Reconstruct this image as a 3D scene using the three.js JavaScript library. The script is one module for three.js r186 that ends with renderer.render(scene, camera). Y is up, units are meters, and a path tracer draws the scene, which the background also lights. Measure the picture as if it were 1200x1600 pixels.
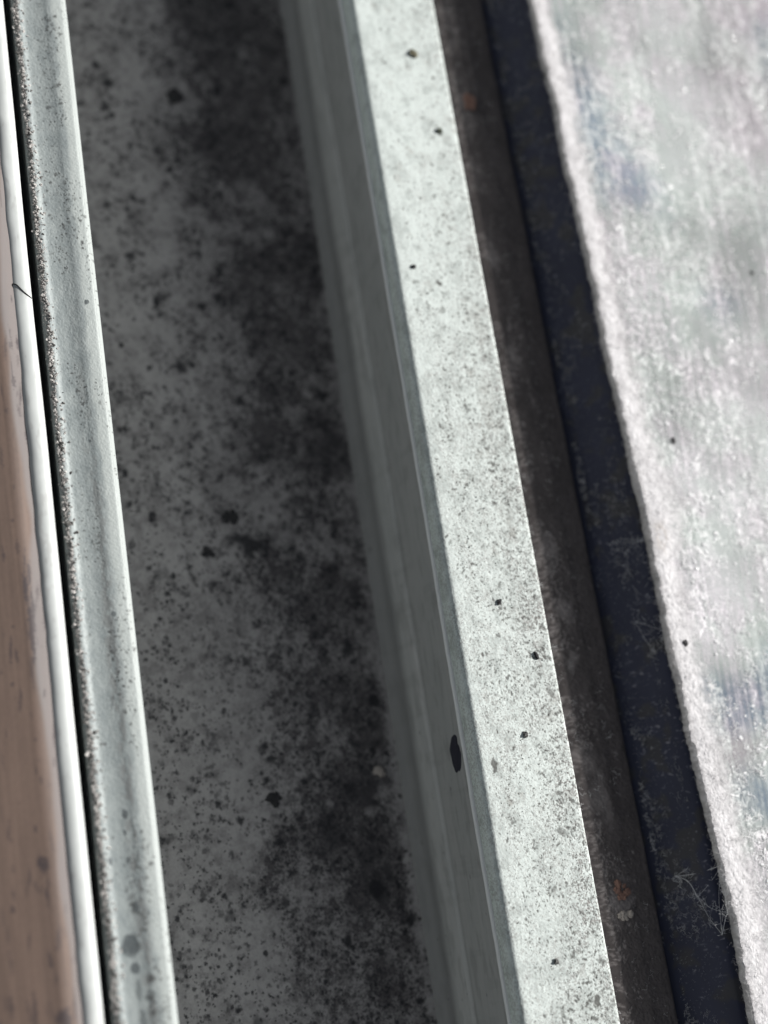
import * as THREE from 'three';
import { mergeGeometries } from 'three/addons/utils/BufferGeometryUtils.js';

// ------------------------------------------------------------------ camera, sky, sun, exposure
const MM = 0.001;
const scene = new THREE.Scene();
const camera = new THREE.PerspectiveCamera(40, 768 / 1024, 0.01, 60);
camera.position.set(-0.049777, 0.132760, 0.036318);
camera.up.set(0.064899, 0.278121, -0.958351);
camera.lookAt(-0.049777 + 0.331844, 0.132760 - 0.911733, 0.036318 - 0.242119);
camera.focus = 0.142;
camera.userData.fStop = 12.5;
scene.add(camera);

const renderer = new THREE.WebGLRenderer({ antialias: true });
renderer.setSize(768, 1024);
renderer.toneMapping = THREE.LinearToneMapping;
renderer.toneMappingExposure = 1.65;
renderer.shadowMap.enabled = true;

const SUN = new THREE.Vector3(0.872, 0.455, -0.17).normalize();
const sun = new THREE.DirectionalLight(new THREE.Color(1.0, 0.975, 0.945), 4.2);
sun.position.copy(SUN).multiplyScalar(0.6);
sun.castShadow = true;
sun.shadow.mapSize.set(2048, 2048);
Object.assign(sun.shadow.camera, { left: -0.2, right: 0.2, top: 0.2, bottom: -0.2, near: 0.1, far: 1.5 });
scene.add(sun, sun.target);

{ // plain hazy daylight sky
  const W = 128, H = 64, d = new Float32Array(W * H * 4), L = 0.10;
  for (let j = 0; j < H; j++) for (let i = 0; i < W; i++) {
    const e = ((j + 0.5) / H - 0.5) * Math.PI, t = Math.max(0, Math.sin(e)), k = (j * W + i) * 4;
    const c = e < 0 ? [0.30, 0.29, 0.28] : [0.98 - 0.16 * t, 1.0 - 0.09 * t, 1.03 + 0.02 * t];
    d[k] = c[0] * L; d[k + 1] = c[1] * L; d[k + 2] = c[2] * L; d[k + 3] = 1;
  }
  const t = new THREE.DataTexture(d, W, H, THREE.RGBAFormat, THREE.FloatType);
  t.mapping = THREE.EquirectangularReflectionMapping; t.magFilter = t.minFilter = THREE.LinearFilter; t.needsUpdate = true;
  scene.background = t; scene.environment = t;
}

// ------------------------------------------------------------------ random numbers and noise
let seed = 1234567;
const rnd = () => { seed |= 0; seed = seed + 0x6D2B79F5 | 0; let t = Math.imul(seed ^ seed >>> 15, 1 | seed); t = t + Math.imul(t ^ t >>> 7, 61 | t) ^ t; return ((t ^ t >>> 14) >>> 0) / 4294967296; };
const rr = (a, b) => a + (b - a) * rnd();
const gauss = () => Math.sqrt(-2 * Math.log(1 - rnd())) * Math.cos(6.2831853 * rnd());
const PERM = new Float32Array(65536); for (let i = 0; i < 65536; i++) PERM[i] = rnd();
const hash = (i, j) => PERM[((i & 255) << 8) | (j & 255)];
function noise(x, y) {
  const i = Math.floor(x), j = Math.floor(y); let u = x - i, v = y - j; u = u * u * (3 - 2 * u); v = v * v * (3 - 2 * v);
  const a = hash(i, j), b = hash(i + 1, j), c = hash(i, j + 1), d = hash(i + 1, j + 1);
  return a + (b - a) * u + (c - a) * v + (a - b - c + d) * u * v;
}
function fbm(x, y, n = 4) { let s = 0, a = 0.5, t = 0; for (let k = 0; k < n; k++) { s += a * noise(x, y); t += a; a *= 0.55; const X = x * 1.63 + y * 1.21 + 17.3; y = y * 1.63 - x * 1.21 + 5.1; x = X; } return s / t; }
const clamp = (x, a = 0, b = 1) => Math.min(b, Math.max(a, x));
const ss = (a, b, x) => { const t = clamp((x - a) / (b - a)); return t * t * (3 - 2 * t); };
const mix = (a, b, t) => a + (b - a) * t;
const mix3 = (a, b, t) => [mix(a[0], b[0], t), mix(a[1], b[1], t), mix(a[2], b[2], t)];
const toSRGB = (c) => 255 * (c <= 0.0031308 ? 12.92 * c : 1.055 * Math.pow(c, 1 / 2.4) - 0.055);

// ------------------------------------------------------------------ textures: a patch x0..x1, z0..z1 in millimetres
const Z0 = -90, Z1 = 66;
class Patch {
  constructor(w, h, x0, x1, z0 = Z0, z1 = Z1) { Object.assign(this, { w, h, x0, x1, z0, z1 }); this.f = {}; }
  field(name, v = 0) { return this.f[name] ??= new Float32Array(this.w * this.h).fill(v); }
  each(fn) { for (let j = 0; j < this.h; j++) { const z = mix(this.z0, this.z1, (j + 0.5) / this.h); for (let i = 0; i < this.w; i++) fn(mix(this.x0, this.x1, (i + 0.5) / this.w), z, j * this.w + i); } }
  spot(name, x, z, rx, rz, s, rag = 0.5, turn = 0, soft = 0.5) { // ragged blot
    const F = this.field(name), sx = this.w / (this.x1 - this.x0), sz = this.h / (this.z1 - this.z0), R = Math.max(rx, rz) * (1 + rag), q = 1.7 / Math.max(0.05, Math.min(rx, rz));
    const c = Math.cos(turn), n = Math.sin(turn), o = rnd() * 200;
    for (let j = Math.max(0, Math.floor((z - R - this.z0) * sz)); j <= Math.min(this.h - 1, Math.ceil((z + R - this.z0) * sz)); j++)
      for (let i = Math.max(0, Math.floor((x - R - this.x0) * sx)); i <= Math.min(this.w - 1, Math.ceil((x + R - this.x0) * sx)); i++) {
        const dx = (i + 0.5) / sx + this.x0 - x, dz = (j + 0.5) / sz + this.z0 - z, a = (dx * c + dz * n) / rx, b = (dz * c - dx * n) / rz;
        let d = Math.sqrt(a * a + b * b); if (d > 1 + rag) continue;
        d += rag * (noise(dx * q + o, dz * q) + 0.5 * noise(dx * q * 2.3 + o, dz * q * 2.3 + 9) - 0.75);
        const v = s * ss(1, 1 - soft, d), k = j * this.w + i; if (v > 0) F[k] = 1 - (1 - F[k]) * (1 - v);
      }
  }
  tex(fn, srgb = true) {
    const d = new Uint8Array(this.w * this.h * 4);
    this.each((x, z, k) => { const c = fn(x, z, k); for (let q = 0; q < 3; q++) d[k * 4 + q] = clamp(srgb ? toSRGB(clamp(c[q])) : 255 * c[q], 0, 255); d[k * 4 + 3] = 255; });
    const t = new THREE.DataTexture(d, this.w, this.h); if (srgb) t.colorSpace = THREE.SRGBColorSpace;
    t.magFilter = THREE.LinearFilter; t.minFilter = THREE.LinearMipmapLinearFilter; t.generateMipmaps = true; t.wrapS = THREE.ClampToEdgeWrapping; t.wrapT = THREE.MirroredRepeatWrapping; t.needsUpdate = true; return t;
  }
  grey(fn) { return this.tex((x, z, k) => { const v = fn(x, z, k); return [v, v, v]; }, false); }
}
const std = (o) => new THREE.MeshStandardMaterial({ side: THREE.DoubleSide, ...o });
const phys = (o) => new THREE.MeshPhysicalMaterial({ side: THREE.DoubleSide, ...o });

// ------------------------------------------------------------------ geometry helpers
// closed outline (millimetres, counter-clockwise seen from +z) drawn along the rail; wob bends it a little, like a real extrusion that was handled
function extrude(outline, uOf, { z0 = -150, z1 = 110, nz = 120, wob = 0.03, taper = 0, jag = null } = {}) {
  const n = outline.length, pos = [], uv = [], idx = [], o = rnd() * 90;
  for (let k = 0; k <= nz; k++) {
    const z = mix(z0, z1, k / nz), ox = (fbm(z * 0.045 + o, 3.3, 2) - 0.5) * 2 * wob + taper * z, oy = (fbm(z * 0.05 + o, 8.1, 2) - 0.5) * 2 * wob;
    for (let i = 0; i <= n; i++) { const [x, y] = outline[i % n]; let jx = 0, jy = 0; if (jag) [jx, jy] = jag(x, y, z); pos.push((x + ox + jx) * MM, (y + oy + jy) * MM, z * MM); uv.push(uOf(x, y, i), (z - Z0) / (Z1 - Z0)); }
  }
  const m = n + 1;
  for (let k = 0; k < nz; k++) for (let i = 0; i < n; i++) { const a = k * m + i, b = a + 1, c = a + m, d = c + 1; idx.push(a, c, b, b, c, d); }
  const flat = outline.map(([x, y]) => new THREE.Vector2(x, y)), tri = THREE.ShapeUtils.triangulateShape(flat, []);
  for (const k of [0, nz]) { const base = pos.length / 3; for (let i = 0; i < n; i++) { const s = (k * m + i) * 3; pos.push(pos[s], pos[s + 1], pos[s + 2]); uv.push(0.5, 0.5); } for (const [a, b, c] of tri) k ? idx.push(base + a, base + b, base + c) : idx.push(base + a, base + c, base + b); }
  const g = new THREE.BufferGeometry(); g.setAttribute('position', new THREE.Float32BufferAttribute(pos, 3)); g.setAttribute('uv', new THREE.Float32BufferAttribute(uv, 2)); g.setIndex(idx); g.computeVertexNormals();
  return g;
}
const arc = (cx, cy, r, a0, a1, n, ry = r) => Array.from({ length: n + 1 }, (_, i) => { const a = (a0 + (a1 - a0) * i / n) * Math.PI / 180; return [cx + r * Math.cos(a), cy + ry * Math.sin(a)]; });
const line = (x0, y0, x1, y1, n) => Array.from({ length: n + 1 }, (_, i) => [mix(x0, x1, i / n), mix(y0, y1, i / n)]);
const across = (x0, x1) => (x) => (x - x0) / (x1 - x0);
function field(x0, x1, z0, z1, nx, nz, hOf, uOf = across(x0, x1), xOf = (x) => x) { // open height sheet, closed by a skirt where it lies on something
  const pos = [], uv = [], idx = [];
  for (let k = 0; k <= nz; k++) for (let i = 0; i <= nx; i++) { const x = mix(x0, x1, i / nx), z = mix(z0, z1, k / nz), X = xOf(x, z); pos.push(X * MM, hOf(x, z) * MM, z * MM); uv.push(uOf(x, z), (z - Z0) / (Z1 - Z0)); }
  for (let k = 0; k < nz; k++) for (let i = 0; i < nx; i++) { const a = k * (nx + 1) + i, b = a + 1, c = a + nx + 1, d = c + 1; idx.push(a, c, b, b, c, d); }
  const g = new THREE.BufferGeometry(); g.setAttribute('position', new THREE.Float32BufferAttribute(pos, 3)); g.setAttribute('uv', new THREE.Float32BufferAttribute(uv, 2)); g.setIndex(idx); g.computeVertexNormals(); return g;
}
function lump(r, flat, rag, detail = 2, stretch = 1) { // an uneven crumb
  const g = new THREE.IcosahedronGeometry(1, detail), p = g.attributes.position, o = rnd() * 100;
  for (let i = 0; i < p.count; i++) { const x = p.getX(i), y = p.getY(i), z = p.getZ(i), s = r * (1 + rag * (noise(x * 2.1 + o + z, y * 2.1 + z * 1.7) + 0.6 * noise(x * 4.7 + o - z, y * 4.7 + z * 3.9) - 0.8)); p.setXYZ(i, x * s * MM, y * s * flat * MM, z * s * stretch * MM); }
  g.computeVertexNormals(); return g;
}
function cluster(r, n, flat, spread = 1) { const g = []; for (let i = 0; i < n; i++) { const a = rr(0, 6.3), d = Math.sqrt(rnd()) * r * spread, q = lump(r * rr(0.22, 0.5), flat, 0.9, 2, rr(0.8, 1.5)); q.rotateY(rr(0, 6)); q.translate(Math.cos(a) * d * MM, 0, Math.sin(a) * d * MM); g.push(q); } return mergeGeometries(g); }
function named(name, geometry, material, parent) { const m = new THREE.Mesh(geometry, material); m.name = name; m.castShadow = m.receiveShadow = true; parent.add(m); return m; }
function thing(name, label, category, [x, y, z] = [0, 0, 0], group) { const o = new THREE.Group(); o.name = name; o.position.set(x * MM, y * MM, z * MM); o.userData = { label, category }; if (group) o.userData.group = group; scene.add(o); return o; }
function single(name, geometry, material, label, category, [x, y, z] = [0, 0, 0], turn = 0, group) { const m = named(name, geometry, material, scene); m.position.set(x * MM, y * MM, z * MM); m.rotation.y = turn; m.userData = { label, category }; if (group) m.userData.group = group; return m; }
function scatter(name, geometry, material, count, place, parent = scene) { // countless bits: one object
  const m = new THREE.InstancedMesh(geometry, material, count); m.name = name; m.castShadow = m.receiveShadow = true; const d = new THREE.Object3D(), c = new THREE.Color();
  for (let i = 0; i < count; i++) { const tint = place(d, i); d.updateMatrix(); m.setMatrixAt(i, d.matrix); m.setColorAt(i, tint ? c.setRGB(...tint) : c.setRGB(1, 1, 1)); }
  parent.add(m); m.userData.kind = 'stuff'; return m;
}
const hair = (len, bend, r, n = 5) => new THREE.TubeGeometry(new THREE.CatmullRomCurve3([[-0.5, 0, 0], [-0.2, bend * 0.6, bend * 0.5], [0.15, bend * 0.8, -bend * 0.4], [0.5, bend * 0.1, bend]].map(([x, y, z]) => new THREE.Vector3(x * len * MM, y * len * MM, z * len * MM))), n, r * MM, 3, false);

// ------------------------------------------------------------------ the setting far below the glass
{
  const P = new Patch(512, 512, 0, 1, 0, 1);
  const map = P.tex((x, z) => { const a = fbm(x * 14, z * 14, 4), b = fbm(x * 9 + 40, z * 9, 3), c = fbm(x * 60, z * 60 + 9, 2); const q = fbm(x * 11 + 90, z * 11, 3); let base = mix3([0.66, 0.72, 0.69], [0.50, 0.42, 0.47], ss(0.42, 0.56, b)); base = mix3(base, [0.26, 0.34, 0.46], ss(0.55, 0.68, q)); base = mix3(base, [0.85, 0.86, 0.87], ss(0.5, 0.38, q)); const s = 0.6 + 0.5 * ss(0.3, 0.7, a) * (0.7 + 0.6 * c); return base.map((v) => v * s * 0.72); });
  map.wrapS = map.wrapT = THREE.RepeatWrapping; map.repeat.set(10, 10);
  const g = new THREE.PlaneGeometry(8, 8); g.rotateX(-Math.PI / 2);
  const m = named('ground', g, std({ map, roughness: 0.95 }), scene); m.position.y = -0.45; m.userData.kind = 'structure'; m.userData.label = 'pale mottled ground far below the dusty glass';
}

// ------------------------------------------------------------------ window frame
const frame = thing('window_frame', 'pale grey painted window frame with lip, mould-stained channel and speckled ledge', 'window frame');

// channel floor: off-white paint under black mould
{
  const P = new Patch(560, 2048, -28.6, 5.2);
  const clouds = [[-5, -71, 7, 8], [-9.7, -50, 5.5, 8], [-3.7, -56, 5.5, 11], [0.8, -66, 3.5, 9], [-5.9, -35.5, 6, 9], [0.6, -37, 4.2, 5.5], [-4.3, -24, 4.5, 6], [-6.6, -13.4, 5, 5], [-0.6, -12.2, 3.8, 5.5], [-8, 2, 4, 4], [-3, 6.8, 4, 5], [-3.6, 27, 3.6, 4], [-7.2, 32.2, 4.2, 3.4], [-2.4, 37, 3.6, 5.4], [-4.6, 40.2, 3.6, 2.5], [-2.6, 49, 3, 4], [-12, 33, 3, 3], [0, 20, 3.2, 6], [-5, 17, 4, 4], [-9.6, -66, 6, 8]];
  for (const [x, z, rx, rz] of clouds) P.spot('cloud', x, z, rx * 1.25, rz * 1.3, 0.66, 0.75, 0, 0.95);
  const C = P.field('cloud');
  const M = new Float32Array(P.w * P.h); // how mouldy it is here
  P.each((x, z, k) => { const edge = 2.7 + 1.1 * (fbm(3, z * 0.35, 3) - 0.5) - 0.6 * ss(-10, 40, z) ; const right = ss(-21, -3, x + 7 * (fbm(x * 0.12, z * 0.07, 3) - 0.5)); M[k] = clamp(0.30 + 0.36 * right + 0.62 * C[k] + 0.5 * (fbm(x * 0.35 + 9, z * 0.3, 3) - 0.5)) * (1 - 0.86 * ss(edge - 1.1, edge + 0.7, x)); });
  const at = (x, z) => { const i = Math.floor(clamp((x - P.x0) / (P.x1 - P.x0), 0, 0.999) * P.w), j = Math.floor(clamp((z - P.z0) / (P.z1 - P.z0), 0, 0.999) * P.h); return M[j * P.w + i]; };
  for (let i = 0; i < 30000; i++) { const x = rr(-28.4, 4), z = rr(Z0, Z1), m = at(x, z), cl = fbm(x * 0.5 + 70, z * 0.5, 2); if (rnd() > (0.16 + m) * ss(0.3, 0.6, cl) * 1.3 + 0.05) continue; const r = 0.085 * Math.exp(Math.abs(gauss()) * 0.68); P.spot('speck', x, z, r * rr(0.9, 1.6), r * rr(0.9, 1.8), rr(0.35, 0.95), 0.9, rr(0, 3), 0.9); }
  for (let i = 0; i < 1100; i++) { const x = -20 + gauss() * 6.5, z = rr(Z0, Z1); if (x < -28.2 || fbm(x * 0.3, z * 0.22, 2) < 0.44) continue; const r = rr(0.2, 0.5); P.spot('speck', x, z, r, r * rr(0.8, 1.5), rr(0.2, 0.7), 0.9, rr(0, 3), 0.95); }
  for (const [x, z, r] of [[-21.1, -60.3, 0.8], [-21.2, -55.9, 0.6], [-23.9, -15.8, 0.5], [-23.2, -26, 0.4], [-13.4, -4.6, 0.9], [-16.3, -0.8, 0.8], [-12.2, 27.4, 0.8], [-16.3, 29.1, 0.6], [-21.2, 3.7, 0.4], [-20.4, 1.7, 0.4], [-15.4, 43.1, 0.35], [-6.2, 43.3, 0.6], [0.8, 18, 0.8], [-2.1, 38.5, 1.1], [-22.4, -62.8, 0.7], [-15, -48.7, 0.6], [-19.7, -44.8, 0.5], [-18.5, -31.1, 0.6], [-15.3, -23.3, 0.5], [-13.2, -30.6, 0.6], [-1.3, 11.6, 0.9], [-26.5, 33, 0.7], [-27, 28, 0.5], [-26, 38, 0.6], [-26.8, 15, 0.5], [-27.2, -8, 0.45]]) { P.spot('speck', x, z, r, r * 1.15, 0.92, 0.6, 0, 0.6); P.spot('cloud', x, z, r * 2.2, r * 2.2, 0.35, 0.8, 0, 0.9); }
  for (const [x, z, rx, rz, s] of [[0.8, -37.5, 2.6, 4, 0.6], [-3.6, 27.5, 2.6, 3, 0.75], [-6.8, 32, 3.4, 2.6, 0.7], [-1.8, 38.6, 2, 2.4, 0.9], [-4.4, 40.4, 2, 1.4, 0.6], [-2, 35, 2.2, 2.4, 0.55], [-0.4, -12.6, 1.8, 3, 0.5], [-5, -71, 6, 6, 0.4], [-9, -52, 4, 6, 0.35], [-1, 26, 1.6, 3, 0.5]]) P.spot('deep', x, z, rx * 1.2, rz * 1.2, s, 1.0, 0, 0.95);
  const S = P.field('speck'), DP = P.field('deep');
  const map = P.tex((x, z, k) => {
    const g = fbm(x * 2.2, z * 2.2, 3), streak = fbm(x * 1.1, z * 0.06, 3), f = fbm(x * 6, z * 6 + 40, 2);
    let c = mix3([0.39, 0.372, 0.365], [0.545, 0.522, 0.515], 0.6 * g + 0.4 * streak);
    const m = M[k], sm = ss(0.46, 0.68, fbm(x * 1.1 + 5, z * 1.0, 5)), haze = 0.97 * clamp(1.12 * (0.34 * sm * (0.4 + m) + (m + 0.42 * (g - 0.5) + 0.3 * (f - 0.5) - 0.12) / 1.1));
    c = mix3(c, [0.068, 0.060, 0.063], haze * 0.93);
    c = mix3(c, [0.022, 0.022, 0.03], ss(0.5, 0.66, f) * ss(0.3, 0.8, m) * 0.55);
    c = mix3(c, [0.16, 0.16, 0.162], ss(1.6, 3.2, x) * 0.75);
    c = mix3(c, [0.03, 0.029, 0.034], DP[k] * 0.85); return mix3(c, [0.016, 0.016, 0.02], S[k] * 0.97);
  });
  const bump = P.grey((x, z, k) => 0.5 + 0.3 * S[k] + 0.35 * (fbm(x * 5, z * 5, 3) - 0.5) * (0.3 + M[k]));
  named('channel_floor', extrude([...line(-34, -21.5, 8, -21.5, 1), ...line(8, -19.3, 3.6, -19.05, 1), ...line(3.2, -19, -28.4, -19, 20), [-34, -19.1]], across(-28.6, 5.2)), std({ map, bumpMap: bump, bumpScale: 0.00012, roughness: 0.8 }), frame);
}

// lip: the low rail on the left of the channel
const lipTop = (x) => -0.5 + 0.36 * ss(-32.6, -29.2, x) + 0.2 * ss(-32.7, -33.3, x) + 0.06 * ss(-30.8, -30.2, x) - 0.02 * Math.exp(-(((x + 31.6) / 0.5) ** 2));
{
  const P = new Patch(160, 2048, -34.2, -28.0);
  for (const [x, z, rx, rz, s] of [[-31.7, 39.6, 0.85, 1.25, 1], [-31.5, 41.6, 0.5, 0.6, 0.9], [-31.2, 32.2, 0.22, 0.3, 0.8], [-32.8, 32, 0.28, 0.4, 0.95], [-30.9, 36.4, 0.38, 0.6, 0.95], [-31, 28, 0.3, 0.5, 0.9], [-31.2, 29.6, 0.2, 0.3, 0.85], [-31.3, 46, 0.35, 1, 0.7], [-29.5, -23, 0.28, 0.3, 1], [-31.4, 43.6, 0.3, 1.1, 0.6], [-30.6, -8.3, 0.15, 0.2, 0.9], [-30.4, 44.2, 0.5, 0.8, 0.5], [-30.1, 9.2, 0.3, 0.3, 0.8]]) P.spot('stain', x, z, rx, rz, s, 0.45, 0, 0.35);
  for (let i = 0; i < 4200; i++) { const x = rnd() < 0.55 ? -30.3 + gauss() * 0.8 : rr(-34, -28.2), z = rr(Z0, Z1); if (fbm(x * 0.6, z * 0.15, 2) < 0.47 - 0.1 * ss(-30, 30, z)) continue; const r = 0.055 * Math.exp(Math.abs(gauss()) * 0.5); P.spot('speck', x, z, r * 1.2, r * rr(1, 2), rr(0.25, 0.85), 0.6, rr(0, 3), 0.6); }
  const S = P.field('speck'), T = P.field('stain');
  const map = P.tex((x, z, k) => {
    const g = fbm(x * 1.6, z * 0.7, 4), f = fbm(x * 7, z * 6, 3), w = x + 0.5 * (fbm(1, z * 0.3, 2) - 0.5);
    let c = mix3([0.24, 0.275, 0.28], [0.43, 0.47, 0.46], clamp(0.9 * g + 0.55 * f - 0.22));
    c = mix3(c, [0.24, 0.25, 0.245], 0.8 * ss(0.9, 0.1, Math.abs(w + 30.6)) * ss(0.38, 0.6, fbm(x * 3, z * 1.1 + 7, 3)) * ss(-35, 10, z));
    c = mix3(c, [0.56, 0.60, 0.575], 0.6 * ss(-30.1, -29.5, w + 0.5 * (g - 0.5))); c = mix3(c, [0.34, 0.37, 0.36], 0.6 * ss(-28.9, -28.5, x));
    c = mix3(c, [0.10, 0.11, 0.11], ss(-33.0, -33.7, w + 0.5 * (f - 0.5)) * 0.7);
    c = mix3(c, [0.085, 0.10, 0.105], T[k] * (0.9 + 0.3 * (f - 0.5)));
    return mix3(c, [0.07, 0.072, 0.07], S[k]);
  });
  const bump = P.grey((x, z, k) => 0.5 + 0.6 * (fbm(x * 6, z * 6, 4) - 0.5) - 0.2 * T[k] - 0.15 * S[k]);
  const top = Array.from({ length: 26 }, (_, i) => { const x = mix(-28.75, -33.6, i / 25); return [x, lipTop(x)]; });
  named('lip', extrude([[-28.25, -20], ...line(-28.2, -19, -28.2, -0.75, 12), ...arc(-28.8, -0.72, 0.6, 0, 82, 6), ...top, ...arc(-33.6, -0.9, 0.38, 110, 180, 4), ...line(-33.95, -1.4, -33.95, -20, 4)], (x, y) => (y < -1.3 ? 0 : (x + 34.2) / 6.2), { nz: 220 }), std({ map, bumpMap: bump, bumpScale: 0.00006, roughness: 0.62 }), frame);
}

// channel wall: the shaded face under the ledge, with a bevelled foot
{
  const P = new Patch(256, 2048, -20, -2.5);
  for (let i = 0; i < 160; i++) { const y = rr(-19, -3), z = rr(Z0, Z1), r = rr(0.06, 0.16); P.spot('speck', y, z, r, r * rr(1, 3), rr(0.2, 0.7), 0.6, 0, 0.7); }
  const S = P.field('speck');
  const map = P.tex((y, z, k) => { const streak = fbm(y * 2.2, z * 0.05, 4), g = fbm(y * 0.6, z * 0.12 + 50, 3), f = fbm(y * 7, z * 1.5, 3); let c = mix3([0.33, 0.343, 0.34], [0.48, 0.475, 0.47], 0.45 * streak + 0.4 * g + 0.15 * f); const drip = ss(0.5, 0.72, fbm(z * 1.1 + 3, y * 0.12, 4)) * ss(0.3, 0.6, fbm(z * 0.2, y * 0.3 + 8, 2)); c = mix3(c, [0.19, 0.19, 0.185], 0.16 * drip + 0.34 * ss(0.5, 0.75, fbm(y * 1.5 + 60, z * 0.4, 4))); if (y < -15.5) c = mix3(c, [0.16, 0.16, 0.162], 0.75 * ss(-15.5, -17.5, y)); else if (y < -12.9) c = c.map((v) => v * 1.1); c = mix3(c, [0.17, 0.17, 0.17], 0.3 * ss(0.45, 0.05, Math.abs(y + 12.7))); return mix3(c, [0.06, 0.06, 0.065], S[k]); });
  const bump = P.grey((y, z) => 0.5 + 0.5 * (fbm(y * 4, z * 0.15, 3) - 0.5) + 0.3 * (fbm(y * 6, z * 6, 2) - 0.5));
  const m = std({ map, bumpMap: bump, bumpScale: 0.00006, roughness: 0.5 });
  named('channel_wall', extrude([[14.4, -20], [14.4, -2.7], ...line(4.15, -2.7, 4.3, -3.1, 1), ...line(4.34, -3.3, 4.62, -12.7, 9), ...line(4.5, -12.95, 4.3, -13.1, 1), ...line(4.22, -13.3, 3.95, -15.4, 4), [3.8, -15.8], ...Array.from({ length: 7 }, (_, i) => { const t = (i + 1) / 8; return [3.8 - 1.7 * t * t - 0.1 * t, -15.8 - 3.3 * Math.sqrt(t)]; }), [2.0, -20]], (x, y) => (y + 20) / 17.5, { nz: 160, wob: 0.05 }), m, frame);
  const rod = extrude(arc(4.16, -2.45, 0.38, 0, 345, 14, 0.34), (x, y) => (y + 20) / 17.5, { nz: 260, wob: 0.07, jag: (x, y, z) => [0.05 * (noise(z * 0.8, 4) - 0.5), 0.05 * (noise(z * 0.7, 9) - 0.5)] });
  named('drip_bead', rod, std({ color: new THREE.Color(0.82, 0.83, 0.83), roughness: 0.3 }), frame);
}

// ledge: the sunlit top face
{
  const P = new Patch(256, 2048, 1.4, 15);
  for (let i = 0; i < 24000; i++) {
    const x = rr(4.6, 14.8), z = rr(Z0, Z1), right = ss(8, 14.6, x), low = ss(-45, 0, z), cl = fbm(x * 0.45 + 12, z * 0.32, 3);
    if (rnd() > (0.12 + 0.55 * low * ss(0.36, 0.66, cl) + 0.55 * right * (0.35 + low)) * ss(4.6, 7.2, x)) continue;
    const r = 0.043 * Math.exp(Math.abs(gauss()) * 0.6); P.spot('speck', x, z, r, r * rr(1, 2.4), rr(0.4, 1), 0.7, rr(0, 3.1), 0.55);
  }
  for (let i = 0; i < 240; i++) { const x = rr(6, 14.5), z = rr(Z0, Z1), r = rr(0.25, 0.8); P.spot('patch', x, z, r, r * rr(0.8, 1.6), rr(0.15, 0.5), 0.9, rr(0, 3), 0.95); }
  for (const [x, z, rx, rz, s] of [[8.4, -41, 0.7, 0.6, 0.9], [6.4, 21.3, 0.5, 0.5, 0.6], [7, 32.1, 0.5, 0.7, 0.9], [10.1, 6.1, 0.6, 0.9, 0.7], [12.5, 4.1, 0.8, 1.4, 0.8], [8.4, 31.6, 0.4, 0.9, 0.6], [13, -20, 1.1, 3, 0.55], [12.4, -9, 1.2, 4, 0.5], [10.9, -53.5, 0.8, 0.7, 0.6], [13, 24, 0.7, 1, 0.6]]) P.spot('patch', x, z, rx, rz, s, 0.9, 0, 0.9);
  const S = P.field('speck'), A = P.field('patch');
  const map = P.tex((x, z, k) => {
    const g = fbm(x * 1.1, z * 0.9, 4), f = fbm(x * 5.5, z * 5.5, 3), v = Math.abs(fbm(x * 3 + 30, z * 3, 3) - 0.5) * 2, low = ss(-45, 0, z);
    let c = mix3([0.48, 0.53, 0.508], [0.72, 0.785, 0.755], clamp(0.7 * ss(0.2, 0.6, g) + 0.7 * (f - 0.5) + 0.2 * (fbm(x * 0.5, z * 0.07, 3) - 0.5) + 0.18));
    c = mix3(c, [0.38, 0.39, 0.37], 0.75 * ss(0.07, 0.0, v) * (0.25 + 0.75 * low));
    c = mix3(c, [0.27, 0.265, 0.25], 0.85 * ss(0.06, 0, Math.abs(fbm(x * 6.5 + 9, z * 5.5, 3) - 0.5) * 2) * ss(0.3, 0.6, fbm(x * 0.7, z * 0.4 + 70, 3)) * (0.35 + 0.65 * low)); c = mix3(c, [0.30, 0.29, 0.265], A[k] * ss(0.3, 0.62, f + 0.2 * g) * 0.8);
    c = mix3(c, [0.26, 0.25, 0.24], 0.75 * ss(0.5, 0.72, fbm(x * 8, z * 8, 2)) * clamp(0.15 + 0.35 * low + 0.6 * ss(10, 14.6, x)) * (0.4 + ss(0.35, 0.6, fbm(x * 0.6 + 44, z * 0.3, 3))) );
    return mix3(c, [0.075, 0.075, 0.068], S[k] * 0.95);
  });
  const bump = P.grey((x, z, k) => 0.4 + 0.5 * (fbm(x * 4.5, z * 4.5, 4) - 0.5) + 0.22 * S[k] + 0.1 * A[k]);
  named('ledge', extrude([...line(14.62, -2.6, 14.66, -0.35, 3), ...arc(14.4, -0.27, 0.26, 0, 85, 4), ...line(14.2, 0, 5.3, 0, 24), ...arc(4.98, -0.9, 0.9, 96, 176, 9), [4.1, -1.6], [4.12, -2.6]], (x, y) => (x + (x < 5.2 ? y * 0.9 : 0) - 1.4) / 13.6, { nz: 200 }), std({ map, bumpMap: bump, bumpScale: 0.00007, roughness: 0.6 }), frame);
}

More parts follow.
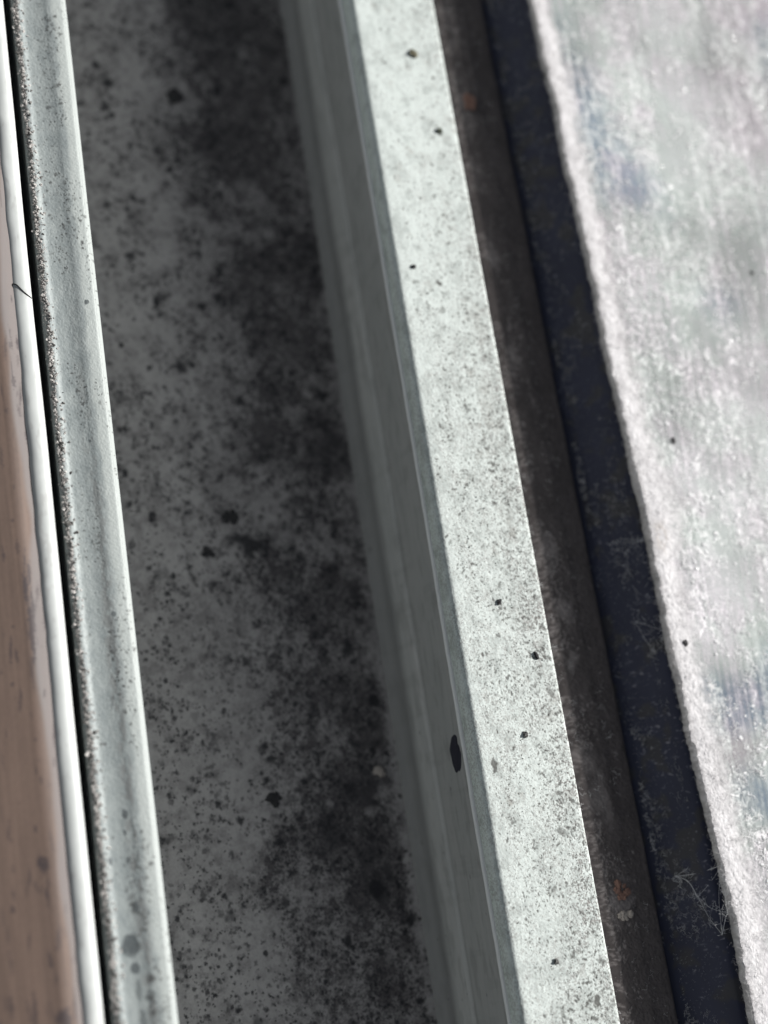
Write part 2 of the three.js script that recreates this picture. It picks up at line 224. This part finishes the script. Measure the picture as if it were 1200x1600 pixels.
// ------------------------------------------------------------------ painted board with a white edge, left
{
  const b = thing('painted_board', 'brown painted board with a rounded white edge beside the frame lip', 'board', [-36, 0, 0]);
  const P = new Patch(256, 2048, -66, -36);
  for (const [x, z, rx, rz, s] of [[-38.1, 6, 0.32, 2.2, 0.95], [-37.9, 10.3, 0.3, 3.8, 0.95], [-37.6, 8, 0.2, 3, 0.8], [-38.6, 31.5, 0.5, 1, 0.9], [-38, 45, 0.6, 1.4, 0.9], [-38.2, 14, 0.2, 2, 0.6], [-39, 31.3, 0.35, 0.8, 0.9], [-38.7, 34, 0.2, 0.7, 0.7], [-37.4, -14.6, 0.25, 0.9, 0.7], [-38.6, 44.6, 0.5, 0.8, 0.85], [-36.7, -18.6, 0.2, 0.8, 0.9], [-40.6, 44, 0.3, 2.2, 0.7], [-38.3, 24, 0.15, 0.6, 0.6], [-38, 38, 0.25, 1, 0.6]]) P.spot('mark', x, z, rx, rz, s, 0.6, 0, 0.6);
  for (let i = 0; i < 700; i++) P.spot('mark', rr(-50, -36), rr(Z0, Z1), rr(0.06, 0.3), rr(0.2, 1.8), rr(0.2, 0.85), 0.7, rr(-0.15, 0.15), 0.7);
  const K = P.field('mark');
  const map = P.tex((x, z, k) => { const s = fbm(x * 3.2, z * 0.09, 4), g = fbm(x * 0.5, z * 0.12, 3), f = fbm(x * 5, z * 3, 3); let c = mix3([0.088, 0.058, 0.045], [0.148, 0.10, 0.078], clamp(1.1 * s + 0.6 * g + 0.35 * (f - 0.5) - 0.35)); c = mix3(c, [0.16, 0.15, 0.15], 0.7 * ss(-37.7, -37.1, x + 1.6 * (fbm(4, z * 0.12, 2) - 0.5))); return mix3(c, [0.03, 0.021, 0.024], K[k] * 0.92); });
  const g1 = extrude([[-36, -20], ...line(-36, 0.22, -66, 0.22, 12), [-66, -20]].map(([x, y]) => [x + 36, y]), (x) => (x + 30) / 30, { wob: 0.03 });
  named('board_face', g1, std({ map, roughness: 0.7 }), b);
  const Q = new Patch(64, 2048, 0, 1);
  const wm = Q.tex((x, z) => { const s = fbm(x * 9, z * 0.09, 4), g = fbm(x * 2, z * 0.5, 3); const c = mix3([0.42, 0.445, 0.435], [0.68, 0.705, 0.69], clamp(0.55 * s + 0.6 * g - 0.05)); return mix3(c, [0.3, 0.29, 0.28], 0.3 * ss(0.6, 0.8, fbm(x * 5, z * 0.8 + 30, 3))); });
  const edge = named('white_edge', extrude([[1.2, -20], ...line(1.2, -4, 1.2, -0.2, 3), ...arc(0.15, -0.25, 1.05, 0, 180, 16, 0.72), ...line(-1.2, -0.6, -1.2, -3, 1), [-0.6, -20]], (x) => (x + 1.2) / 2.4, { nz: 240, wob: 0.09, jag: (x, y, z) => [x < 0 ? 0.22 * (fbm(z * 0.5, 7, 3) - 0.5) : 0, 0] }), std({ map: wm, roughness: 0.55 }), b);
  // crack in the paint of the white edge
  const pts = [[-0.62, -24.95], [-0.3, -24.8], [0.1, -24.3], [0.5, -23.85], [0.85, -23.6], [1.1, -23.45]].map(([x, z]) => [x, -0.27 + 0.72 * Math.sqrt(1 - ((x - 0.15) / 1.05) ** 2), z]).map(([x, y, z]) => new THREE.Vector3(x * MM, y * MM, z * MM));
  named('paint_crack', new THREE.TubeGeometry(new THREE.CatmullRomCurve3(pts), 24, 0.06 * MM, 5, false), std({ color: new THREE.Color(0.02, 0.02, 0.02), roughness: 1 }), edge);
}

// ------------------------------------------------------------------ rubber gasket
{
  const gk = thing('rubber_gasket', 'black rubber gasket with a dusty brown fin sunk between ledge and glass', 'gasket', [15, 0, 0]);
  const P = new Patch(192, 2048, 1.4, 10);
  for (let i = 0; i < 6500; i++) { const x = Math.abs(gauss()) * 1.7 + 2.4, z = rr(Z0, Z1); if (fbm(x * 0.6, z * 0.25, 3) < 0.44) continue; const r = rr(0.05, 0.18); P.spot('dust', x, z, r, r * rr(1, 2.2), rr(0.3, 0.8), 0.8, rr(0, 3), 0.8); }
  for (const [x, z, r] of [[4, -50.6, 1.2], [4.9, 43.5, 1.8], [3.9, 29, 2], [4.2, 33, 2], [4.4, 12, 1.6], [3.9, 5, 1.4], [3.6, -30, 1.2], [4, -18, 1.2], [4.2, 18, 1.1]]) P.spot('dust', x, z, r, r * 1.5, 0.5, 0.8, 0, 0.9);
  const D = P.field('dust');
  const map = P.tex((x, z, k) => { const s = fbm(x * 0.8, z * 0.5, 4), f = fbm(x * 4, z * 3, 4); let c = mix3([0.045, 0.039, 0.040], [0.135, 0.118, 0.12], clamp(0.6 * s + 0.6 * f - 0.1)); return mix3(c, [0.34, 0.31, 0.31], D[k] * 0.8); });
  const bump = P.grey((x, z, k) => 0.4 + 0.5 * (fbm(x * 4, z * 4, 3) - 0.5) + 0.4 * D[k]);
  named('sealing_fin', extrude([[1.4, -10], [9.0, -10], [8.9, -6.6], ...arc(8.6, -5.75, 0.3, -10, 90, 4), ...line(8.4, -5.44, 6.4, -5.34, 4), ...line(6.2, -5.25, 3.7, -5.12, 5), ...arc(3.4, -5.6, 0.48, 80, 170, 5)].map(([x, y]) => [x, y]), (x) => (x - 1.4) / 8.6, { wob: 0.12, nz: 180, jag: (x, y, z) => [0, y > -6 ? 0.16 * (fbm(z * 0.4, x, 2) - 0.5) : 0] }), std({ map, bumpMap: bump, bumpScale: 0.00025, roughness: 0.9 }), gk);
  const Q = new Patch(192, 2048, 7.5, 20);
  for (let i = 0; i < 3200; i++) { const x = rr(8, 19), z = rr(Z0, Z1); if (fbm(x * 0.5, z * 0.2, 3) < 0.46) continue; const r = rr(0.04, 0.11); Q.spot('dust', x, z, r, r * rr(1, 3), rr(0.15, 0.7), 0.8, rr(0, 3), 0.8); }
  const E = Q.field('dust');
  const map2 = Q.tex((x, z, k) => { const g = fbm(x * 0.7, z * 0.25, 4); let c = mix3([0.010, 0.013, 0.034], [0.025, 0.030, 0.062], g); c = mix3(c, [0.05, 0.046, 0.036], 0.5 * ss(0.55, 0.72, fbm(x * 0.9 + 50, z * 0.5, 3))); return mix3(c, [0.4, 0.4, 0.44], E[k] * 0.8); });
  named('gasket_body', extrude([[7.6, -10], [15.2, -10], ...line(15.2, -0.55, 14, -0.55, 2), ...line(13.5, -0.6, 13.1, -0.9, 2), ...line(12.7, -1.4, 11.0, -4.4, 6), ...line(10.5, -5.6, 8.7, -6.2, 3)], (x) => (x - 7.5) / 12.5, { wob: 0.06 }), std({ map: map2, roughness: 0.7 }), gk);
}

// ------------------------------------------------------------------ glass, dust on it, drift along its edge
const GX = 28.3, tap = 0.0135; // the pane runs a touch out of parallel with the frame
{
  const g = new THREE.BoxGeometry(70 * MM, 3.6 * MM, 260 * MM, 1, 1, 1);
  const pane = single('glass_pane', g, phys({ color: new THREE.Color(0.95, 0.97, 0.96), transmission: 1, thickness: 0, roughness: 0.04, ior: 1.5 }), 'clear window glass under a thick coat of dust, right of the gasket', 'glass pane', [GX + 35.4, -1.9, -20], 0);
  pane.rotation.y = tap;
}
const dustClump = (x, z) => fbm(x * 0.16 + 3, z * 0.11, 4);
{
  const P = new Patch(640, 2048, 27, 67);
  const bright = [[42, -60, 8, 9, -0.9], [46, -40, 8, 7, 0.9], [35, -47, 4, 6, 0.7], [36, -34, 4, 5, -0.55], [40, -1.4, 5, 5, 0.35], [34.7, 9.5, 3, 5, 0.6], [48, -27, 6, 6, -0.4], [42, -16, 5, 4, 0.3], [37, 27, 3, 5, -0.4], [36.7, 19, 3, 4, 0.4], [57, -52, 6, 7, -0.5], [37, -18, 3, 6, -0.45]];
  // wispy smear pattern shared by the tone and the thickness of the dust
  const wisp = P.field('wisp'), streak = P.field('streak');
  P.each((x, z, k) => {
    const wx = x + 2.2 * (fbm(x * 0.5 + 7, z * 0.4, 3) - 0.5), wz = z + 3 * (fbm(x * 0.45 + 31, z * 0.35 + 9, 3) - 0.5);
    const a = Math.abs(fbm(wx * 1.3 + 80, wz * 0.75, 4) - 0.5) * 2, b = Math.abs(fbm(wx * 3.1 + 20, wz * 1.7 + 33, 3) - 0.5) * 2, cl = ss(0.36, 0.6, fbm(x * 0.28 + 50, z * 0.2, 3));
    wisp[k] = clamp(0.75 * ss(0.13, 0, a) * cl + 0.6 * ss(0.1, 0, b) * (0.25 + 0.75 * cl) + 0.5 * ss(0.6, 0.78, fbm(wx * 2.4, wz * 2.0 + 5, 4)) * cl);
    const q = x + 0.07 * z; streak[k] = 0.6 * fbm(q * 2.6, z * 0.035, 4) + 0.4 * fbm(q * 8, z * 0.025 + 3, 3);
  });
  const map = P.tex((x, z, k) => {
    const f = fbm(x * 4.2, z * 3.4, 4), b = fbm(x * 0.13 + 60, z * 0.1, 3), p = fbm(x * 0.2 + 10, z * 0.16 + 30, 3);
    let lum = 0.40 + 0.85 * (streak[k] - 0.5) + 0.30 * (f - 0.5) + 0.58 * wisp[k] + 0.34 * (b - 0.5);
    for (const [bx, bz, rx, rz, s] of bright) lum += 0.12 * s * Math.exp(-(((x - bx) / rx) ** 2) - ((z - bz) / rz) ** 2);
    const hue = mix3([1.055, 0.965, 1.055], [0.955, 1.02, 0.995], ss(0.4, 0.6, p));
    return hue.map((h) => clamp(mix(h, 1, 0.7 * wisp[k]) * lum, 0.14, 0.92));
  });
  const alpha = P.grey((x, z, k) => clamp(0.40 + 0.75 * (dustClump(x, z) - 0.45) + 0.5 * (fbm(x * 2.6 + 5, z * 2.0, 4) - 0.5) + 0.9 * (streak[k] - 0.5) + 0.6 * wisp[k] + 0.5 * ss(33, 29, x), 0.14, 1));
  const bump = P.grey((x, z) => 0.5 + 0.55 * (fbm(x * 2.6, z * 2.2, 5) - 0.5) + 0.2 * ss(0.12, 0, Math.abs(fbm(x * 1.6 + 80, z * 1.0, 4) - 0.5) * 2));
  const m = std({ map, alphaMap: alpha, transparent: true, bumpMap: bump, bumpScale: 0.00003, roughness: 0.55 });
  const film = named('dust_film', field(GX + 0.3, GX + 69, Z0 - 30, Z1 + 14, 60, 160, (x, z) => 0.05 + 0.03 * fbm(x * 0.5, z * 0.4, 2), (x) => (x - 27) / 40, (x, z) => x + tap * z), m, scene);
  film.userData = { label: 'pale lavender dust film streaked and clumped over the window glass', category: 'dust', kind: 'stuff' };
}
const driftW = (z) => 4.3 + 1.8 * (fbm(z * 0.09, 2, 3) - 0.5) + 0.012 * z + 2.8 * Math.exp(-(((z - 1) / 4.5) ** 2)) + 0.8 * Math.exp(-(((z - 6) / 3) ** 2));
const driftX = (z) => GX + tap * z + 0.7 * (fbm(z * 0.12, 5, 3) - 0.5) + 0.42 * (fbm(z * 1.1, 3, 4) - 0.5) + 0.22 * (noise(z * 6.3, 3) - 0.5) * noise(z * 0.3, 11);
const driftH = (t, x, z) => { const q = clamp(t); return Math.max(-0.7, -0.55 + 1.15 * ss(0, 0.05, q) * (1 - 0.42 * ss(0.1, 1, q)) + (0.14 * (fbm(x * 0.8, z * 0.6, 3) - 0.5) + 0.05 * (noise(x * 3.4, z * 3.4) - 0.5)) * ss(0, 0.05, q)); };
{
  const P = new Patch(128, 2048, 0, 1);
  const map = P.tex((u, z) => { const x = u * 6, f = fbm(x * 2.2, z * 2.2, 4), g = fbm(x * 0.6, z * 0.4, 3); let c = mix3([0.50, 0.49, 0.50], [0.80, 0.79, 0.80], clamp(0.7 * f + 0.6 * g - 0.15)); c = mix3(c, [0.26, 0.245, 0.23], 0.5 * ss(0.07, 0.0, u + 0.1 * (f - 0.5))); const br = Math.exp(-(((u - 0.25) / 0.14) ** 2) - ((z - 6.2) / 1.6) ** 2); return mix3(c, [0.30, 0.24, 0.18], 0.6 * br * ss(0.3, 0.6, f)); });
  const nx = 40, nz = 1600, pos = [], uv = [], idx = [];
  for (let k = 0; k <= nz; k++) for (let i = 0; i <= nx; i++) { const z = mix(-110, 75, k / nz), t = i / nx, w = driftW(z), s = t * w, x0 = driftX(z), over = -0.5 * Math.sin(Math.PI * clamp(t / 0.12)) * (t < 0.12 ? 1 : 0); const x = x0 + s + over * fbm(z, 3, 2); pos.push(x * MM, driftH(t, x, z) * MM - (i === nx ? 0.05 * MM : 0), z * MM); uv.push(t, (z - Z0) / (Z1 - Z0)); }
  for (let k = 0; k < nz; k++) for (let i = 0; i < nx; i++) { const a = k * (nx + 1) + i, b = a + 1, c = a + nx + 1, d = c + 1; idx.push(a, c, b, b, c, d); }
  const g = new THREE.BufferGeometry(); g.setAttribute('position', new THREE.Float32BufferAttribute(pos, 3)); g.setAttribute('uv', new THREE.Float32BufferAttribute(uv, 2)); g.setIndex(idx); g.computeVertexNormals();
  const bump = P.grey((u, z) => fbm(u * 30, z * 5, 4));
  const thin = P.grey((u, z) => clamp(ss(1.0, 0.3, u + 0.5 * (fbm(u * 6, z * 1.2, 4) - 0.5))));
  const d = named('dust_drift', g, std({ map, alphaMap: thin, transparent: true, bumpMap: bump, bumpScale: 0.00007, roughness: 1 }), scene);
  d.userData = { label: 'bright white dust drift banked along the glass edge next to the black gasket', category: 'dust', kind: 'stuff' };
}

// ------------------------------------------------------------------ loose bits
const white = std({ color: new THREE.Color(0.82, 0.82, 0.83), roughness: 0.8 });
const dark = std({ color: new THREE.Color(1, 1, 1), roughness: 0.9 });
{
  const bits = mergeGeometries([hair(0.9, 0.3, 0.038), hair(0.6, -0.4, 0.032).rotateY(1.1).translate(0.0002, 0.00003, 0.0002), hair(0.45, 0.5, 0.03).rotateY(2.3).translate(-0.0002, 0.00002, -0.0001)]);
  const m = scatter('glass_lint', bits, std({ color: new THREE.Color(0.95, 0.95, 0.96), roughness: 0.6 }), 7500, (d) => { let x, z, t = 0; do { x = rr(GX + 2, GX + 40); z = rr(-85, 62); } while (t++ < 8 && rnd() > ss(0.36, 0.62, dustClump(x, z))); d.position.set((x + tap * z) * MM, rr(0.08, 0.13) * MM, z * MM); d.rotation.set(rr(-0.25, 0.25), rr(0, 6.3), rr(-0.25, 0.25)); const q = 0.4 + rnd() * rnd() * 1.3; d.scale.set(q, q * 0.35, q); const v = rr(0.7, 1); return [v, v, v]; });
  m.userData.label = 'fine white lint and fibres lying over the dusty glass'; m.userData.category = 'lint';
  const grain = lump(0.1, 0.8, 0.8, 1);
  const c = scatter('glass_grit', grain, std({ color: new THREE.Color(0.97, 0.97, 0.98), roughness: 0.18 }), 6000, (d) => { let x, z, t = 0; do { x = rr(GX + 3, GX + 40); z = rr(-85, 62); } while (t++ < 8 && rnd() > ss(0.38, 0.6, fbm(x * 0.3 + 77, z * 0.22, 3))); d.position.set((x + tap * z) * MM, 0.09 * MM, z * MM); d.rotation.set(0, rr(0, 6), 0); const s = 0.3 + Math.pow(rnd(), 4) * 1.6; d.scale.set(s, s * 0.45, s * rr(1, 2)); const v = rr(0.8, 1); return [v, v, v]; });
  c.userData.label = 'tiny glinting white grains sprinkled on the dusty glass'; c.userData.category = 'grit';
}
{ // fuzz hanging from the drift over the gasket
  const fz = mergeGeometries([hair(0.8, 0.3, 0.014), hair(0.6, -0.45, 0.014).rotateY(0.9)]);
  const m = scatter('dust_fuzz', fz, white, 5200, (d) => { const z = rr(-85, 62), k = Math.pow(rnd(), 1.5), t = rnd() < 0.7 ? rr(0.01, 0.1) : rr(0.1, 0.8), x = driftX(z) + t * driftW(z) - (t < 0.1 ? 0.35 * k : 0); d.position.set(x * MM, (driftH(t, x, z) + 0.05) * MM, z * MM); d.rotation.set(rr(-1, 1), rr(0, 6.3), rr(-0.8, 0.8)); d.scale.setScalar(0.3 + 0.8 * k); const v = rr(0.55, 1); return [v, v * 0.98, v * 0.97]; });
  m.userData.label = 'fuzzy dust fibres sticking out along the drift at the glass edge'; m.userData.category = 'fuzz';
  const motes = scatter('gasket_lint', fz, white, 5200, (d) => { const z = rr(-85, 62), low = ss(-40, 20, z); let x = rr(24.6, 28.4); if (rnd() < 0.25) x = rr(16.2, 22.6); const cl = fbm(x * 0.5, z * 0.22 + 6, 3); d.position.set(x * MM, (x > 23.4 ? -5.4 + clamp((x - 25.2) / 2.4) * 3.9 : -5.05 - (x - 17) * 0.06) * MM, z * MM); d.rotation.set(rr(-0.3, 0.3), rr(0, 6.3), rr(-0.3, 0.3)); d.scale.setScalar(cl > 0.47 && rnd() < 0.4 + 0.4 * low ? 0.35 + 0.8 * rnd() : 0.22); const v = rr(0.35, 1); return [v, v, v]; });
  motes.userData.label = 'sparse pale lint specks caught on the black gasket'; motes.userData.category = 'lint';
}
{ // crumbly dust along the left edge of the lip
  const crumb = lump(0.15, 0.8, 1.3, 1);
  const m = scatter('lip_dust', crumb, std({ color: new THREE.Color(1, 1, 1), roughness: 1 }), 7000, (d) => { const z = rr(-85, 62), e = 0.25 * (fbm(z * 0.5, 8, 3) - 0.5), x = -33.55 + e + gauss() * 0.15 + (rnd() < 0.15 ? rr(0, 0.8) : 0); d.position.set(x * MM, (lipTop(Math.max(x, -33.5)) + rr(-0.3, 0.22) * (x < -33.1 ? 1 : 0.2)) * MM, z * MM); d.rotation.set(rr(0, 6), rr(0, 6), rr(0, 6)); d.scale.setScalar(0.25 + rnd() * rnd() * 0.9); const v = rnd() < 0.22 ? rr(0.06, 0.2) : rr(0.25, 0.62); return [v, v * 0.96, v * 0.92]; });
  m.userData.label = 'crumbly pale dust fringe along the lip edge beside the dark gap'; m.userData.category = 'dust';
}
{ // grit on the ledge
  const grain = lump(0.085, 0.7, 0.9, 1);
  const m = scatter('ledge_grit', grain, dark, 2200, (d) => { let x, z, t = 0; do { x = rr(6, 14.5); z = rr(-85, 62); } while (t++ < 6 && rnd() > 0.1 + ss(-50, 20, z) * ss(0.35, 0.6, fbm(x * 0.4, z * 0.3 + 2, 2)) * (0.4 + 0.6 * ss(8, 14, x))); d.position.set(x * MM, 0.02 * MM, z * MM); d.rotation.set(0, rr(0, 6), 0); const s = 0.22 + 0.6 * rnd() * rnd() * rnd(); d.scale.set(s, s * 0.7, s * rr(1, 2.4)); const v = rnd() < 0.75 ? rr(0.02, 0.12) : rr(0.5, 0.7); return [v, v, v * 0.92]; });
  m.userData.label = 'scattered dark grit over the sunlit ledge'; m.userData.category = 'grit';
}
const soot = std({ color: new THREE.Color(0.035, 0.034, 0.036), roughness: 0.9 });
const olive = std({ color: new THREE.Color(0.05, 0.06, 0.04), roughness: 0.8 });
const greyStone = std({ color: new THREE.Color(0.13, 0.13, 0.125), roughness: 0.85 });
const rust = std({ color: new THREE.Color(0.22, 0.13, 0.105), roughness: 0.95 });
const tan = std({ color: new THREE.Color(0.4, 0.36, 0.33), roughness: 0.95 });
single('mould_lump', cluster(1.0, 16, 0.5, 0.75), soot, 'round black mould lump near the far end of the channel, largest there', 'mould lump', [-13.4, -18.8, -58.8]);
single('mould_lump_001', cluster(0.75, 12, 0.3), soot, 'black mould lump midway down the channel floor, above a smaller lump', 'mould lump', [-13.1, -18.95, -4.6]);
single('mould_lump_002', cluster(0.6, 9, 0.3), soot, 'smaller black mould lump just below the midway lump on the channel floor', 'mould lump', [-16.2, -18.95, -0.7]);
single('mould_lump_003', cluster(0.7, 11, 0.3), soot, 'jagged black mould lump on the near half of the channel floor', 'mould lump', [-12.2, -18.95, 27.4], 0.7);
single('pale_crumb', lump(0.55, 0.6, 1.0, 3), tan, 'small pale crumb lying in the dark mould at the foot of the wall', 'crumb', [0.0, -18.75, 26.0]);
{ // dark scab on the shaded wall
  const g = lump(1, 1, 0.45, 4); g.scale(0.14, 1.4, 1.8); g.rotateX(0.3);
  single('dark_scab', g, std({ color: new THREE.Color(0.02, 0.02, 0.035), roughness: 0.7 }), 'long dark blue-black scab stuck to the shaded channel wall below the bead', 'scab', [4.38, -5.9, 26.1]);
}
single('dark_grain', lump(0.33, 0.6, 0.9, 2), olive, 'green-black grain on the far part of the ledge near its gasket edge', 'grain', [12.5, 0.1, -43.4]);
single('dark_grain_001', lump(0.22, 0.6, 0.9, 2), soot, 'black grain alone on the clean far middle of the ledge', 'grain', [6.4, 0.08, -26.6]);
single('dark_grain_002', lump(0.3, 0.6, 0.6, 2), greyStone, 'round grey grain on the near half of the ledge', 'grain', [9.9, 0.1, 25.5]);
single('dark_grain_003', lump(0.2, 0.7, 0.5, 2, 2.2), soot, 'elongated black grain on the ledge close to the gasket', 'grain', [12.7, 0.08, 17.6], 0.35);
single('dark_grain_004', lump(0.24, 0.7, 0.6, 2, 1.6), soot, 'small slanted black grain near the middle of the ledge', 'grain', [9.6, 0.08, 11.6], -0.5);
single('dark_grain_005', lump(0.26, 0.6, 0.9, 2), greyStone, 'dark grey grain at the nearest end of the ledge', 'grain', [8.9, 0.1, 47.7]);
single('olive_crumb', lump(0.4, 0.5, 0.7, 2, 1.4), std({ color: new THREE.Color(0.16, 0.15, 0.1), roughness: 0.9 }), 'small olive brown crumb at the farthest end of the ledge', 'crumb', [10.9, 0.1, -53.5], 0.6);
single('rust_flake', cluster(0.8, 14, 0.5), rust, 'rusty orange flake on the far end of the gasket fin', 'flake', [19.3, -5.0, -50.6]);
single('rust_flake_001', cluster(0.8, 14, 0.5), rust, 'rusty red flake on the near end of the gasket fin beside a pale crumb', 'flake', [19.9, -5.05, 42.4], 0.5);
single('pale_crumb_001', cluster(0.7, 10, 0.5), tan, 'pale grey crumb on the near end of the gasket fin beside the rusty flake', 'crumb', [19.8, -5.0, 44.9]);
single('black_speck', lump(0.26, 0.6, 0.6, 2, 1.6), soot, 'black speck on the glass dust beside the middle of the white drift', 'speck', [34.1, 0.15, -4.9]);
single('black_speck_001', lump(0.24, 0.6, 0.6, 2), soot, 'black speck far out on the dusty glass by the right edge', 'speck', [49.7, 0.12, -25.4]);
single('black_speck_002', lump(0.3, 0.6, 0.9, 2, 1.3), soot, 'largest black speck, on the near half of the white dust drift', 'speck', [30.2, 0.5, 18.1]);

// cobwebs between drift and gasket
function web(name, label, anchors, strands, o) {
  const g = [], v = (p) => new THREE.Vector3(p[0] * MM, p[1] * MM, p[2] * MM);
  for (const [a, b, sag, r] of strands) { const A = v(anchors[a]), B = v(anchors[b]), M = A.clone().lerp(B, 0.5); M.y -= sag * MM; M.x += rr(-0.4, 0.4) * MM; M.z += rr(-0.6, 0.6) * MM; g.push(new THREE.TubeGeometry(new THREE.CatmullRomCurve3([A, M, B]), 10, r * MM, 4, false)); }
  for (let i = 0; i < 110; i++) { const a = anchors[Math.floor(rnd() * anchors.length)], b = anchors[Math.floor(rnd() * anchors.length)], t = rnd(), h = hair(rr(0.3, 1.3), rr(-0.7, 0.7), 0.013); h.rotateY(rr(0, 6.3)); h.rotateX(rr(-0.6, 0.6)); const p = v(a).lerp(v(b), t); h.translate(p.x, p.y - 0.0001, p.z); g.push(h); }
  single(name, mergeGeometries(g), std({ color: new THREE.Color(0.75, 0.76, 0.78), roughness: 0.5 }), label, 'cobweb');
}
web('cobweb', 'torn triangular cobweb spanning the near end of the gasket and drift', [[25.9, -4.0, 41.9], [29.0, 0.5, 41.4], [26.9, -1.9, 44.2], [28.6, 0.4, 46.1], [27.9, -0.3, 48.2], [29.6, 0.6, 40]], [[0, 1, 0.2, 0.03], [0, 2, 0.05, 0.035], [1, 2, 0.1, 0.018], [2, 3, 0.1, 0.018], [1, 3, 0.1, 0.02], [3, 4, 0.05, 0.035], [2, 4, 0.05, 0.018], [0, 5, 0.1, 0.018], [1, 4, 0.1, 0.016]]);
web('cobweb_001', 'small tangled cobweb on the gasket midway along the white drift', [[26.6, -2.9, 14.7], [28.4, 0.1, 16.6], [27.3, -1.5, 18.4], [26.8, -2.6, 7.1], [26.0, -3.8, 5.4], [27.9, -0.3, 6.2]], [[0, 1, 0.2, 0.014], [0, 2, 0.3, 0.016], [1, 2, 0.1, 0.014], [3, 4, 0.1, 0.018], [3, 5, 0.2, 0.016], [4, 5, 0.2, 0.012]]);

renderer.render(scene, camera);
